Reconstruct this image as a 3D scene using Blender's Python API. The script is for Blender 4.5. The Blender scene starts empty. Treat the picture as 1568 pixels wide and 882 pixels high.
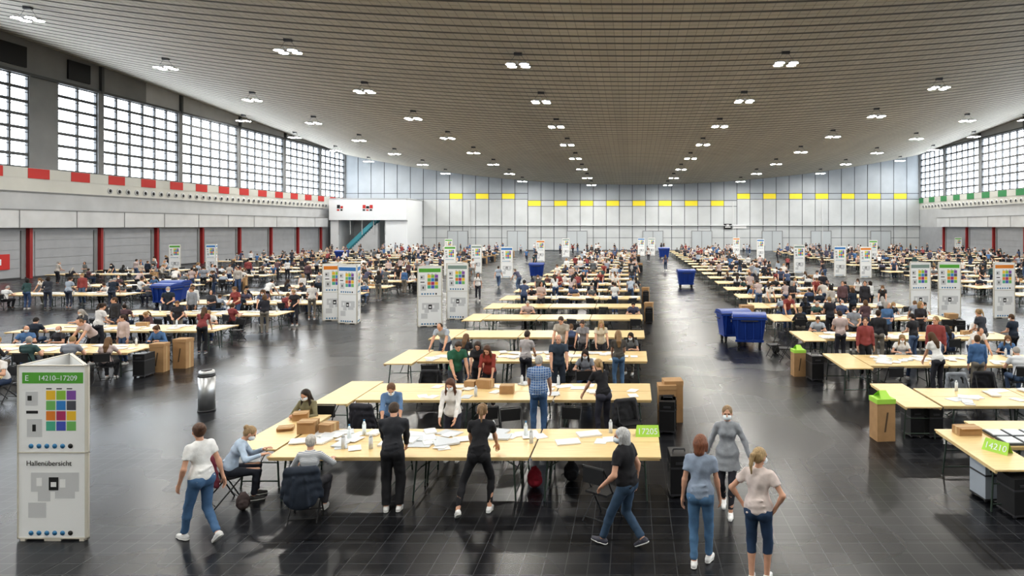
import bpy, math, random
import numpy as np
from mathutils import Vector, Matrix, Euler
random.seed(7)
rnd = random.random
sc = bpy.context.scene
COL = sc.collection

# ------------------------------------------------------------------ materials
def new_mat(name):
    m = bpy.data.materials.new(name); m.use_nodes = True
    nt = m.node_tree
    return m, nt, nt.nodes['Principled BSDF']
_mc = {}
def mat(name, c, rough=0.6, metal=0.0, em=0.0, noise=0.0, nscale=8.0, bump=0.0, stretch=None):
    if name in _mc: return _mc[name]
    m, nt, b = new_mat(name)
    b.inputs['Base Color'].default_value = (c[0], c[1], c[2], 1)
    b.inputs['Roughness'].default_value = rough
    b.inputs['Metallic'].default_value = metal
    if em > 0:
        b.inputs['Emission Color'].default_value = (c[0], c[1], c[2], 1)
        b.inputs['Emission Strength'].default_value = em
    if noise > 0 or bump > 0:
        tc = nt.nodes.new('ShaderNodeTexCoord')
        nz = nt.nodes.new('ShaderNodeTexNoise'); nz.inputs['Scale'].default_value = nscale
        nz.inputs['Detail'].default_value = 4
        if stretch:
            mp = nt.nodes.new('ShaderNodeMapping'); mp.inputs['Scale'].default_value = stretch
            nt.links.new(tc.outputs['Object'], mp.inputs['Vector']); nt.links.new(mp.outputs[0], nz.inputs['Vector'])
        else: nt.links.new(tc.outputs['Object'], nz.inputs['Vector'])
        if noise > 0:
            r = nt.nodes.new('ShaderNodeValToRGB')
            r.color_ramp.elements[0].position = 0.3; r.color_ramp.elements[1].position = 0.7
            r.color_ramp.elements[0].color = tuple(max(0, x*(1-noise)) for x in c)+(1,)
            r.color_ramp.elements[1].color = tuple(min(1, x*(1+noise)) for x in c)+(1,)
            nt.links.new(nz.outputs['Fac'], r.inputs['Fac'])
            nt.links.new(r.outputs['Color'], b.inputs['Base Color'])
        if bump > 0:
            bp = nt.nodes.new('ShaderNodeBump'); bp.inputs['Strength'].default_value = bump
            bp.inputs['Distance'].default_value = 0.02
            nt.links.new(nz.outputs['Fac'], bp.inputs['Height'])
            nt.links.new(bp.outputs['Normal'], b.inputs['Normal'])
    _mc[name] = m
    return m

def rand_mat(name, cols, mult, rough=0.8):
    m, nt, b = new_mat(name)
    oi = nt.nodes.new('ShaderNodeObjectInfo')
    mu = nt.nodes.new('ShaderNodeMath'); mu.operation = 'MULTIPLY'; mu.inputs[1].default_value = mult
    fr = nt.nodes.new('ShaderNodeMath'); fr.operation = 'FRACT'
    r = nt.nodes.new('ShaderNodeValToRGB'); r.color_ramp.interpolation = 'CONSTANT'
    n = len(cols)
    r.color_ramp.elements[0].position = 0; r.color_ramp.elements[0].color = cols[0]+(1,)
    r.color_ramp.elements[1].position = 1.0/n; r.color_ramp.elements[1].color = cols[1]+(1,)
    for i in range(2, n):
        e = r.color_ramp.elements.new(i/n); e.color = cols[i]+(1,)
    nt.links.new(oi.outputs['Random'], mu.inputs[0]); nt.links.new(mu.outputs[0], fr.inputs[0])
    nt.links.new(fr.outputs[0], r.inputs['Fac']); nt.links.new(r.outputs['Color'], b.inputs['Base Color'])
    b.inputs['Roughness'].default_value = rough
    return m
def stripe_mat(name, c1, c2, scale, direction='Z'):
    m, nt, b = new_mat(name)
    tc = nt.nodes.new('ShaderNodeTexCoord'); w = nt.nodes.new('ShaderNodeTexWave'); w.bands_direction = direction
    w.inputs['Scale'].default_value = scale; w.inputs['Distortion'].default_value = .6
    r = nt.nodes.new('ShaderNodeValToRGB'); r.color_ramp.elements[0].position = .55; r.color_ramp.elements[1].position = .7
    r.color_ramp.elements[0].color = c1+(1,); r.color_ramp.elements[1].color = c2+(1,)
    nt.links.new(tc.outputs['Object'], w.inputs['Vector']); nt.links.new(w.outputs['Fac'], r.inputs['Fac']); nt.links.new(r.outputs['Color'], b.inputs['Base Color'])
    b.inputs['Roughness'].default_value = .85
    return m

# ------------------------------------------------------------------ mesh helpers
def mesh_from(name, parts, mats):
    V = []; L = []; S = []; MI = []; SM = []; off = 0; ls = 0
    for (v, f, mi, sm) in parts:
        v = np.asarray(v, dtype=np.float32).reshape(-1, 3)
        groups = [f] if isinstance(f, np.ndarray) else f
        for g in groups:
            g = np.asarray(g, dtype=np.int32)
            if g.size == 0: continue
            m, k = g.shape
            L.append((g+off).ravel()); S.append(ls+np.arange(m)*k); ls += m*k
            MI.append(np.full(m, mi, dtype=np.int32)); SM.append(np.full(m, sm, dtype=bool))
        V.append(v); off += len(v)
    V = np.concatenate(V); L = np.concatenate(L); S = np.concatenate(S); MI = np.concatenate(MI); SM = np.concatenate(SM)
    me = bpy.data.meshes.new(name)
    me.vertices.add(len(V)); me.vertices.foreach_set('co', V.ravel())
    me.loops.add(len(L)); me.loops.foreach_set('vertex_index', L.astype(np.int32))
    me.polygons.add(len(S)); me.polygons.foreach_set('loop_start', S.astype(np.int32))
    for m in mats: me.materials.append(m)
    me.polygons.foreach_set('material_index', MI)
    me.polygons.foreach_set('use_smooth', SM)
    me.update(calc_edges=True); me.validate()
    return me
def obj(name, me, loc=(0,0,0), rz=0.0, scale=1.0, parent=None):
    o = bpy.data.objects.new(name, me); COL.objects.link(o)
    o.location = loc; o.rotation_euler = (0, 0, rz)
    o.scale = (scale,)*3 if not isinstance(scale, tuple) else scale
    if parent: o.parent = parent
    return o
BF = np.array([[0,3,2,1],[4,5,6,7],[0,1,5,4],[1,2,6,5],[2,3,7,6],[3,0,4,7]])
def box(x0,x1,y0,y1,z0,z1, mi=0, rz=0.0, piv=None):
    v = np.array([[x0,y0,z0],[x1,y0,z0],[x1,y1,z0],[x0,y1,z0],[x0,y0,z1],[x1,y0,z1],[x1,y1,z1],[x0,y1,z1]], dtype=float)
    if rz:
        p = np.array(piv if piv is not None else [(x0+x1)/2,(y0+y1)/2,0])
        c, s = math.cos(rz), math.sin(rz)
        q = v-p; v = np.stack([q[:,0]*c-q[:,1]*s, q[:,0]*s+q[:,1]*c, q[:,2]], 1)+p
    return (v, BF, mi, False)
def tube(a, b, r1, r2=None, mi=0, n=8, caps=True):
    r2 = r1 if r2 is None else r2
    a = np.array(a, float); b = np.array(b, float); d = b-a; d /= np.linalg.norm(d)
    u = np.cross(d, [0,0,1.0]) if abs(d[2]) < .9 else np.cross(d, [1.0,0,0]); u /= np.linalg.norm(u); w = np.cross(d, u)
    t = np.arange(n)*2*math.pi/n
    ring = np.outer(np.cos(t), u)+np.outer(np.sin(t), w)
    v = np.concatenate([a+ring*r1, b+ring*r2])
    i = np.arange(n); j = (i+1) % n
    f = [np.stack([i, j, j+n, i+n], 1)]
    if caps: f += [i[::-1].reshape(1,-1), (i+n).reshape(1,-1)]
    return (v, f, mi, n > 8)
def quad(p0,p1,p2,p3, mi=0):
    return (np.array([p0,p1,p2,p3], float), np.array([[0,1,2,3]]), mi, False)

# ------------------------------------------------------------------ SDF modelling
def RC(a, b, r1, r2=None, k=0.02, cut=False):
    return ('rc', np.array(a, float), np.array(b, float), r1, r1 if r2 is None else r2, k, cut)
def EL(c, r, R=None, k=0.02, neg=False):
    return ('el', np.array(c, float), np.array(r, float), np.array(R if R is not None else np.eye(3), float), k, neg)
def field(prims, res, cuts=()):
    los = []; his = []
    for p in prims:
        if p[0] == 'rc':
            m = max(p[3], p[4]); los.append(np.minimum(p[1], p[2])-m); his.append(np.maximum(p[1], p[2])+m)
        elif not p[5]:
            m = p[2].max(); los.append(p[1]-m); his.append(p[1]+m)
    lo = np.min(los, 0)-3*res; hi = np.max(his, 0)+3*res
    n = np.ceil((hi-lo)/res).astype(int)+1
    F = np.full(n, 1.0, dtype=np.float32)
    ax = [lo[i]+np.arange(n[i])*res for i in range(3)]
    for p in prims:
        if p[0] == 'rc':
            m = max(p[3], p[4]); bl = np.minimum(p[1], p[2])-m; bh = np.maximum(p[1], p[2])+m; k = p[5]
        else:
            m = p[2].max(); bl = p[1]-m; bh = p[1]+m; k = p[4]
        i0 = np.maximum(np.floor((bl-k-2*res-lo)/res).astype(int), 0)
        i1 = np.minimum(np.ceil((bh+k+2*res-lo)/res).astype(int)+1, n)
        if np.any(i1 <= i0): continue
        X = ax[0][i0[0]:i1[0]][:,None,None]; Y = ax[1][i0[1]:i1[1]][None,:,None]; Z = ax[2][i0[2]:i1[2]][None,None,:]
        if p[0] == 'rc':
            a, b, r1, r2, cut = p[1], p[2], p[3], p[4], p[6]
            d = b-a; L2 = max(float(d@d), 1e-9)
            tt = ((X-a[0])*d[0]+(Y-a[1])*d[1]+(Z-a[2])*d[2])/L2
            t = np.clip(tt, 0, 1)
            D = np.sqrt((X-a[0]-t*d[0])**2+(Y-a[1]-t*d[1])**2+(Z-a[2]-t*d[2])**2)-(r1+(r2-r1)*t)
            if cut: D = np.maximum(D, (tt-1)*math.sqrt(L2))
        else:
            c, r, R = p[1], p[2], p[3]
            q = [(X-c[0])*R[0,i]+(Y-c[1])*R[1,i]+(Z-c[2])*R[2,i] for i in range(3)]
            k0 = np.sqrt(sum((q[i]/r[i])**2 for i in range(3)))
            k1 = np.sqrt(sum((q[i]/r[i]**2)**2 for i in range(3)))+1e-6
            D = k0*(k0-1)/k1
        sl = (slice(i0[0],i1[0]), slice(i0[1],i1[1]), slice(i0[2],i1[2]))
        A = F[sl]
        if p[0] == 'el' and p[5]:
            F[sl] = np.maximum(A, -D)
        else:
            h = np.clip(.5+.5*(D-A)/k, 0, 1)
            F[sl] = D*(1-h)+A*h-k*h*(1-h)
    for (pt, nn) in cuts:
        pt = np.array(pt, float); nn = np.array(nn, float)
        F = np.maximum(F, (ax[0][:,None,None]-pt[0])*nn[0]+(ax[1][None,:,None]-pt[1])*nn[1]+(ax[2][None,None,:]-pt[2])*nn[2])
    return F, lo, res
OFF = [(0,0,0),(1,0,0),(0,1,0),(1,1,0),(0,0,1),(1,0,1),(0,1,1),(1,1,1)]
EDG = [(0,1),(2,3),(4,5),(6,7),(0,2),(1,3),(4,6),(5,7),(0,4),(1,5),(2,6),(3,7)]
def surfnet(F, lo, res):
    S = F < 0
    c = np.zeros(tuple(s-1 for s in F.shape), np.int8)
    for o in OFF:
        c += S[o[0]:S.shape[0]-1+o[0], o[1]:S.shape[1]-1+o[1], o[2]:S.shape[2]-1+o[2]]
    I, J, K = np.nonzero((c > 0) & (c < 8))
    n = len(I); vid = np.full(c.shape, -1, np.int32); vid[I,J,K] = np.arange(n)
    vals = [F[I+o[0], J+o[1], K+o[2]] for o in OFF]
    acc = np.zeros((n,3)); cnt = np.zeros(n)
    for (a, b) in EDG:
        m = (vals[a] < 0) != (vals[b] < 0)
        den = np.where(m, vals[a]-vals[b], 1); t = np.where(m, vals[a]/den, 0)
        oa = np.array(OFF[a]); ob = np.array(OFF[b])
        acc += (oa+(ob-oa)*t[:,None])*m[:,None]; cnt += m
    V = (np.stack([I,J,K],1)+acc/np.maximum(cnt,1)[:,None])*res+lo
    Q = []
    for axis in range(3):
        u, w = (axis+1) % 3, (axis+2) % 3
        sl0 = [slice(1,None)]*3; sl1 = [slice(1,None)]*3
        sl0[axis] = slice(0,-1); sl1[axis] = slice(1,None)
        A = S[tuple(sl0)]; B = S[tuple(sl1)]
        ch = np.nonzero(A != B)
        idx = [x.copy() for x in ch]
        for q in range(3):
            if q != axis: idx[q] = idx[q]+1
        ok = np.ones(len(idx[0]), bool)
        for q in range(3): ok &= (idx[q] < c.shape[q])
        idx = [x[ok] for x in idx]; ins = A[ch][ok]
        def cell(du, dw):
            z = [x.copy() for x in idx]; z[u] = z[u]-1+du; z[w] = z[w]-1+dw
            return vid[z[0], z[1], z[2]]
        q4 = np.stack([cell(0,0), cell(1,0), cell(1,1), cell(0,1)], 1)
        q4[~ins] = q4[~ins][:, ::-1]
        Q.append(q4)
    Q = np.concatenate(Q); Q = Q[(Q >= 0).all(1)]
    return V, Q
def sdf(prims, res, mi, cuts=(), fold=0.0):
    V, Q = surfnet(*field(prims, res, cuts))
    if fold:   # cloth folds: gentle irregular ripples
        x, y, z = V[:,0].copy(), V[:,1].copy(), V[:,2].copy()
        V[:,0] += fold*np.sin(38*z+17*x+3*np.sin(11*y+5*z)+14*y)
        V[:,1] += fold*1.3*np.sin(33*z-21*x+3*np.sin(9*x+7*z)+8*y)
    return (V, Q, mi, True)

def nrm(v): return v/np.linalg.norm(v)
def ik(a, t, l1, l2, pole):
    d = t-a; L = np.linalg.norm(d); Lm = (l1+l2)*.998
    if L > Lm: t = a+d/L*Lm; d = t-a; L = Lm
    u = d/L; x = (l1*l1-l2*l2+L*L)/(2*L); h = math.sqrt(max(l1*l1-x*x, 0))
    p = np.array(pole, float); p = p-u*(p@u); p = nrm(p)
    return a+u*x+p*h, t
def rot(yaw=0, pitch=0, roll=0):
    return np.array((Euler((0,0,math.radians(yaw))).to_matrix() @ Euler((math.radians(-pitch),0,0)).to_matrix() @ Euler((0,math.radians(roll),0)).to_matrix()))

# material indices: 0 skin 1 top 2 bottom 3 shoe 4 hair 5 mask 6 lips 7 eye 8 extra 9 sole
def person_parts(sex='f', pel=(0,0,.95), lean=4, side=0, twist=0, hyaw=0, hpitch=0,
                 hl=None, hr=None, fl=(-.1,0,0,8,0), fr=(.1,0,0,-8,0), sleeve='short', bottom='long',
                 top='tee', hair='short', mask=False, beard=False, polel=None, poler=None, seated=False, tuck=False,
                 wide=0.0, res=.0125, bag=None, kneel=None, kneer=None):
    P = []
    f = sex == 'f'
    pel = np.array(pel, float)
    R = rot(twist, lean, side); Rp = rot(twist*.5, lean*.35 if not seated else lean*.3, side*.5)
    wst = pel+Rp@np.array([0,0,.15]); ch = wst+R@np.array([0,0,.20]); nb = ch+R@np.array([0,-.005,.165])
    RH = rot(twist+hyaw, hpitch+lean*.5, 0)
    hc = nb+R@np.array([0,.012,.03])+RH@np.array([0,.012,.108])
    sw = .155 if f else .180
    H = lambda x,y,z: hc+RH@np.array([x,y,z])
    T = lambda x,y,z: ch+R@np.array([x,y,z])
    W = wide
    sk = []; tp = []; bt = []
    hands = []
    for sg, tgt, pole in ((-1, hl, polel), (1, hr, poler)):
        s = T(sg*sw, 0, .10)
        if tgt is None: tgt = (sg*.25, .06, .80)
        if pole is None: pole = (sg*.5, -.8, -.25)
        e, w = ik(s, np.array(tgt, float), .285, .25, pole)
        ra = (.040,.033,.023) if f else (.048,.040,.028)
        sk += [RC(s, e, ra[0], ra[1], .02), RC(e, w, ra[1], ra[2], .015)]
        m1 = e+(w-e)*.3; sk += [RC(e, m1, ra[1]+.003, ra[1]+.002, .02)]
        o = .014
        if sleeve == 'short': tp += [RC(s, s+(e-s)*.55, ra[0]+o+.003, ra[1]+o+.010, .035, True)]
        elif sleeve == 'elbow': tp += [RC(s, e, ra[0]+o, ra[1]+o, .035), RC(e, e+(w-e)*.12, ra[1]+o, ra[1]+o, .02, True)]
        elif sleeve == 'long': tp += [RC(s, e, ra[0]+o, ra[1]+o*.9, .035), RC(e, e+(w-e)*.93, ra[1]+o*.9, ra[2]+o*.8, .02, True)]
        F_ = nrm(w-e)
        N_ = np.array([-sg,0,0.]) if F_[2] < -.75 else np.array([0,0,-1.])
        N_ = nrm(N_-F_*(N_@F_)); T_ = np.cross(F_, N_)*sg
        hp = [EL(w+F_*.05, (.056,.040,.017), np.stack([F_,T_,N_],1), .012), RC(w-F_*.03, w+F_*.02, ra[2], .024, .02)]
        for i, (to, ln) in enumerate(((.029,.072),(.010,.082),(-.010,.076),(-.028,.058))):
            b0 = w+F_*(.088-.004*abs(i-1))+T_*to
            d1 = nrm(F_+N_*.35+T_*to*1.5); d2 = nrm(F_+N_*1.1)
            b1 = b0+d1*ln*.5; b2 = b1+d2*ln*.5
            hp += [RC(b0-F_*.02, b1, .0095, .0085, .004), RC(b1, b2, .0085, .007, .004)]
        t0 = w+F_*.025+T_*.026; t1 = t0+nrm(F_*.8+T_*.8+N_*.3)*.04; t2 = t1+nrm(F_+T_*.15+N_*.4)*.032
        hp += [RC(t0, t1, .012, .0095, .008), RC(t1, t2, .0095, .0075, .004)]
        hands.append(hp)
    if f:
        tors = lambda o,k: [EL(T(0,0,.01), (.138+o+W,.094+o+W,.165+o), R, k), EL(T(-.06,.062,.0), (.052+o,.048+o,.055+o), R, k*.6), EL(T(.06,.062,.0), (.052+o,.048+o,.055+o), R, k*.6),
                  EL(wst, (.114+o+W,.084+o+W,.16+o), R, k), EL(T(0,-.01,.10), (.150+o*.5,.060+o*.5,.052+o*.5), R, k)]
    else:
        tors = lambda o,k: [EL(T(0,0,.02), (.166+o+W,.112+o+W,.17+o), R, k), EL(wst+R@np.array([0,.01,0]), (.138+o+W,.100+o+W*1.5,.17+o), R, k),
                  EL(T(0,-.01,.10), (.183+o*.5,.068+o*.5,.058+o*.5), R, k)]
    sk += [EL(T(0,0,.02), (.13,.085,.16), R, .04), RC(nb+R@np.array([0,-.01,-.04]), H(0,-.02,-.06), .056 if not f else .048, .052 if not f else .045, .03)]
    tp += tors(.012, .045)
    tp += [RC(T(0,-.008,.115), T(0,-.008,.15), .075 if not f else .066, .062 if not f else .056, .05, True)]
    hipw = .158 if f else .153
    hem = -.04 if not tuck else .03
    tp += [EL(pel+Rp@np.array([0,0,.04]), (hipw+.018+W,.118+.014+W,.15), Rp, .06)]
    for (zz, ww) in ((.05,.10),(-.02,.12),(.12,.08)):
        q0 = pel+Rp@np.array([-ww,-.105-W,zz]); q1 = pel+Rp@np.array([ww,-.112-W,zz+.035]); tp += [RC(q0, q1, .016, .010, .02)]
    tcuts = [(pel+Rp@np.array([0,0,hem]), -(Rp@np.array([0,0,1.])))]
    ft = []
    for sg, foot, kp in ((-1, fl, kneel), (1, fr, kneer)):
        hip = pel+Rp@np.array([sg*.085,0,-.03])
        Rf = rot(foot[3], foot[4], 0)
        base = np.array(foot[:3], float); ank = base+Rf@np.array([0,0,.085])
        if kp is None:
            kp = Rf@np.array([0,1.,.2]); kp = kp+np.array([sg*.08,0,0])
            if seated: kp = np.array([sg*.1,.4,1.])
        kn, ank2 = ik(hip, ank, .43, .42, kp)
        base = base+(ank2-ank); ank = ank2
        rl = (.080,.055,.051,.034) if f else (.082,.060,.054,.040)
        sk += [RC(hip, kn, rl[0]-.01, rl[1], .02), RC(kn, kn+(ank-kn)*.35, rl[1]-.004, rl[2], .02), RC(kn+(ank-kn)*.35, ank, rl[2], rl[3], .02)]
        gl = pel+Rp@np.array([sg*.075,-.045,-.03])
        bt += [EL(gl, (.09,.09,.10), Rp, .04)]
        mid = kn+(ank-kn)*.35
        if bottom == 'long':
            bt += [RC(hip, kn, rl[0]+.010, rl[1]+.008, .03), RC(kn, mid, rl[1]+.006, rl[2]+.007, .02), RC(mid, kn+(ank-kn)*.93, rl[2]+.007, rl[3]+.012, .02, True), RC(kn+(ank-kn)*.86, kn+(ank-kn)*.88, rl[3]+.017, rl[3]+.017, .012)]
        elif bottom == 'loose':
            bt += [RC(hip, kn, rl[0]+.018, rl[1]+.020, .03), RC(kn, kn+(ank-kn)*.96, rl[1]+.020, rl[3]+.028, .02, True)]
        elif bottom == 'capri':
            bt += [RC(hip, kn, rl[0]+.010, rl[1]+.009, .03), RC(kn, mid, rl[1]+.009, rl[2]+.010, .02, True)]
        elif bottom == 'legging':
            bt += [RC(hip, kn, rl[0]+.004, rl[1]+.004, .03), RC(kn, mid, rl[1]+.002, rl[2]+.003, .02), RC(mid, kn+(ank-kn)*.9, rl[2]+.003, rl[3]+.005, .02, True)]
        B = lambda x,y,z: base+Rf@np.array([x,y,z])
        shp = [RC(B(0,-.045,.04), B(0,.05,.042), .038, .040, .02), RC(B(0,.05,.035), B(-sg*.008,.145,.028), .040, .031, .02), RC(B(0,-.015,.05), B(0,-.01,.085), .038, .039, .02, True)]
        ft.append((shp, [(B(0,0,.012), -(Rf@np.array([0,0,1.])))]))
        P.append(sdf([RC(B(0,-.045,.03), B(0,.05,.03), .043, .045, .02), RC(B(0,.05,.03), B(-sg*.008,.145,.03), .045, .036, .02)], res*.8, 9, [(B(0,0,0), -(Rf@np.array([0,0,1.]))), (B(0,0,.022), Rf@np.array([0,0,1.]))]))
    bt += [EL(pel+Rp@np.array([0,0,.0]), (hipw+.006,.108,.12), Rp, .05)]
    if top == 'tunic':
        a = pel+np.array([0,0,.02]); b = pel+np.array([0,.01,-.26])
        tp += [EL(a+(b-a)*t, (hipw+.02+.03*t,.125+.035*t,.12), None, .05) for t in (0,.35,.7,1.)]
        tcuts = [(b+np.array([0,0,.02]), np.array([0,0,-1.]))]
    P.append(sdf(sk, res, 0))
    head = [EL(H(0,-.012,.030), (.072,.092,.084), RH, .03), EL(H(0,.020,-.040), (.054,.066,.070), RH, .035), EL(H(0,.062,-.088), (.025,.022,.020), RH, .025),
            RC(H(0,.086,.006), H(0,.104,-.026), .007, .013, .012), EL(H(-.015,.092,-.03),(.009,.010,.008),RH,.006), EL(H(.015,.092,-.03),(.009,.010,.008),RH,.006),
            EL(H(.075,-.008,-.012), (.010,.022,.032), RH, .006), EL(H(-.075,-.008,-.012), (.010,.022,.032), RH, .006),
            RC(H(-.035,.080,.022), H(.035,.080,.022), .010, .010, .015),
            EL(H(-.031,.094,.002), (.015,.012,.010), RH, .01, True), EL(H(.031,.094,.002), (.015,.012,.010), RH, .01, True),
            RC(nb+R@np.array([0,-.01,-.03]), H(0,-.02,-.06), .056 if not f else .048, .052 if not f else .045, .03)]
    P.append(sdf(head, .0065 if res < .014 else .009, 0))
    for sg in (-1, 1):
        P.append(sdf([EL(H(sg*.031,.079,.002), (.012,.010,.009), RH, .002)], .004, 7))
        P.append(sdf([RC(H(sg*.018,.091,.022), H(sg*.045,.083,.024), .004, .003, .002)], .003, 4))
    for hp in hands: P.append(sdf(hp, .0055 if res < .014 else .007, 0))
    if mask:
        P.append(sdf([EL(H(0,.045,-.048), (.064,.072,.052), RH, .01)]+[RC(H(sg*.055,.05,-.03), H(sg*.082,.0,-.01), .004, .003, .003) for sg in (-1,1)], .006, 5, [(H(0,0,0), -(RH@np.array([0,1.,0])))]))
    else:
        P.append(sdf([RC(H(-.02,.083,-.058), H(.02,.083,-.058), .007, .007, .003)], .004, 6))
    if beard:
        P.append(sdf([EL(H(0,.035,-.07), (.060,.060,.050), RH, .01), EL(H(0,.07,-.10), (.035,.03,.04), RH, .03)], .007, 4))
    face = [EL(H(0,.105,-.030), (.080,.066,.098), RH, .01, True)]
    hh = [EL(H(0,-.022,.038), (.083,.096,.086), RH, .02), EL(H(0,-.05,-.01), (.074,.058,.072), RH, .03)]
    if hair == 'long':
        hh += [RC(H(0,-.06,.0), nb+R@np.array([0,-.085,-.05]), .078, .070, .03), RC(nb+R@np.array([0,-.085,-.05]), nb+R@np.array([0,-.10,-.19]), .070, .040, .03)]
        hh += [RC(H(sg*.072,.0,.0), nb+R@np.array([sg*.09,.045,-.04]), .024, .028, .03) for sg in (-1,1)]
        hh += [RC(nb+R@np.array([sg*.09,.045,-.04]), nb+R@np.array([sg*.08,.095,-.17]), .028, .016, .02) for sg in (-1,1)]
    elif hair == 'pony':
        hh += [RC(H(0,-.105,.05), H(0,-.15,.03), .026, .030, .01), RC(H(0,-.15,.03), H(0,-.165,-.08), .032, .026, .01), RC(H(0,-.165,-.08), H(0,-.145,-.20), .026, .010, .01)]
    elif hair == 'bun':
        hh += [EL(H(0,-.115,.06), (.043,.04,.043), RH, .01)]
    elif hair == 'bob':
        hh += [RC(H(0,-.05,.0), H(0,-.06,-.09), .085, .072, .03)]+[RC(H(sg*.072,.005,.0), H(sg*.070,.01,-.09), .024, .022, .02) for sg in (-1,1)]
    elif hair == 'thin':
        hh = [EL(H(0,-.03,.030), (.080,.088,.080), RH, .02), EL(H(0,-.055,-.02), (.076,.053,.073), RH, .03)]
    P.append(sdf(hh+face, .0085 if res < .014 else .011, 4, fold=.0015))
    P.append(sdf(tp, res, 1, tcuts, fold=.0035))
    P.append(sdf(bt, res, 2, [(pel+Rp@np.array([0,0,.06]), Rp@np.array([0,0,1.]))], fold=.0025))
    for shp, cc in ft: P.append(sdf(shp, res*.8, 3, cc))
    if bag == 'back':
        P.append(sdf([EL(T(0,-.19,-.03), (.13,.085,.19), R, .02), EL(T(0,-.25,-.09), (.10,.05,.11), R, .02)]+[RC(T(sg*.10,.09,.10), T(sg*.10,-.12,.16), .016,.016,.01) for sg in (-1,1)]+[RC(T(sg*.10,.10,.10), T(sg*.12,-.10,-.14), .016,.016,.01) for sg in (-1,1)], res, 8))
    return P

SK = mat('skin', (.62,.36,.25), .55, noise=.06, nscale=12)
LIP = mat('lips', (.45,.14,.12), .5); EYE = mat('eye_dark', (.03,.02,.02), .2)
MASKM = mat('mask_cloth', (.80,.86,.90), .8); SOLE = mat('shoe_sole', (.75,.75,.73), .6)
def cm(kind, c, rough=.85):
    nm = '%s_%d_%d_%d' % (kind, c[0]*255, c[1]*255, c[2]*255)
    if kind == 'hair': return mat(nm, c, .5, noise=.35, nscale=14, bump=.5, stretch=(6,6,.8))
    return mat(nm, c, rough, noise=.14, nscale=9, bump=.5)
def person(name, X, Y, yaw, h, top_c, bot_c, shoe_c=(.7,.7,.7), hair_c=(.05,.03,.02), extra_c=(.02,.02,.03), **kw):
    me = mesh_from(name, person_parts(**kw), [SK, cm('cloth', top_c) if not isinstance(top_c, bpy.types.Material) else top_c, cm('trousers', bot_c), cm('shoe', shoe_c, .5), cm('hair', hair_c, .6), MASKM, LIP, EYE, cm('bag', extra_c), SOLE])
    return obj(name, me, (X, Y, 0), math.radians(yaw), h/1.72)

# ------------------------------------------------------------------ hall constants
HW = 53.0; YF = 126.0; YB = -14.0
def zc(x, y): return 12.2+5.55*(x/HW)**2+0.047*(YF-y)

# floor
m, nt, b = new_mat('floor_tiles')
tc = nt.nodes.new('ShaderNodeTexCoord')
def brick(w, h, c1, c2, mo, ms):
    n = nt.nodes.new('ShaderNodeTexBrick'); n.offset = 0; n.inputs['Scale'].default_value = 1
    n.inputs['Brick Width'].default_value = w; n.inputs['Row Height'].default_value = h
    n.inputs['Color1'].default_value = c1+(1,); n.inputs['Color2'].default_value = c2+(1,); n.inputs['Mortar'].default_value = mo+(1,)
    n.inputs['Mortar Size'].default_value = ms; n.inputs['Mortar Smooth'].default_value = .1
    nt.links.new(tc.outputs['Object'], n.inputs['Vector']); return n
b1 = brick(.30,.30,(.009,.010,.013),(.019,.020,.024),(.060,.063,.067),.006)
b2 = brick(5.0,5.0,(1,1,1),(1,1,1),(.3,.3,.3),.02)
mx = nt.nodes.new('ShaderNodeMix'); mx.data_type = 'RGBA'; mx.blend_type = 'MULTIPLY'; mx.inputs[0].default_value = 1
nt.links.new(b1.outputs['Color'], mx.inputs[6]); nt.links.new(b2.outputs['Color'], mx.inputs[7])
nt.links.new(mx.outputs[2], b.inputs['Base Color'])
nz = nt.nodes.new('ShaderNodeTexNoise'); nz.inputs['Scale'].default_value = .5; nz.inputs['Detail'].default_value = 1
nt.links.new(tc.outputs['Object'], nz.inputs['Vector'])
mr = nt.nodes.new('ShaderNodeMapRange'); mr.inputs[1].default_value = .3; mr.inputs[2].default_value = .7; mr.inputs[3].default_value = .25; mr.inputs[4].default_value = .30
nt.links.new(nz.outputs['Fac'], mr.inputs[0]); nt.links.new(mr.outputs[0], b.inputs['Roughness'])
b.inputs['Specular IOR Level'].default_value = .36
obj('floor', mesh_from('floor', [box(-HW-1, HW+1, YB, YF+1, -.3, 0)], [m]))

# ceiling : corrugated panels running across the hall
m, nt, b = new_mat('ceiling_panels')
tc = nt.nodes.new('ShaderNodeTexCoord')
b1 = brick(.55, 50, (.66,.625,.54),(.60,.57,.495),(.47,.445,.39),.03)
nz = nt.nodes.new('ShaderNodeTexNoise'); nz.inputs['Scale'].default_value = .15
nt.links.new(tc.outputs['Object'], nz.inputs['Vector'])
mx = nt.nodes.new('ShaderNodeMix'); mx.data_type = 'RGBA'; mx.blend_type = 'MULTIPLY'; mx.inputs[0].default_value = .2
nt.links.new(b1.outputs['Color'], mx.inputs[6]); nt.links.new(nz.outputs['Fac'], mx.inputs[7])
nt.links.new(mx.outputs[2], b.inputs['Base Color']); b.inputs['Roughness'].default_value = .6
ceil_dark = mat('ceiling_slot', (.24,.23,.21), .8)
xs = np.linspace(-HW-.5, HW+.5, 45)
prof = []
y = YB
while y < YF+.6:
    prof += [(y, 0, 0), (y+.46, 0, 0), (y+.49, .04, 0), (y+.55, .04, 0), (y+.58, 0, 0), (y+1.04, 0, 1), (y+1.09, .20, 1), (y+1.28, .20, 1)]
    y += 1.33
VV = np.array([[x, p[0], zc(x, p[0])+p[1]] for p in prof for x in xs])
nx = len(xs); fa = [[], []]
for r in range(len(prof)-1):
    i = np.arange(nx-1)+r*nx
    fa[prof[r][2]].append(np.stack([i, i+nx, i+nx+1, i+1], 1))
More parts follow.
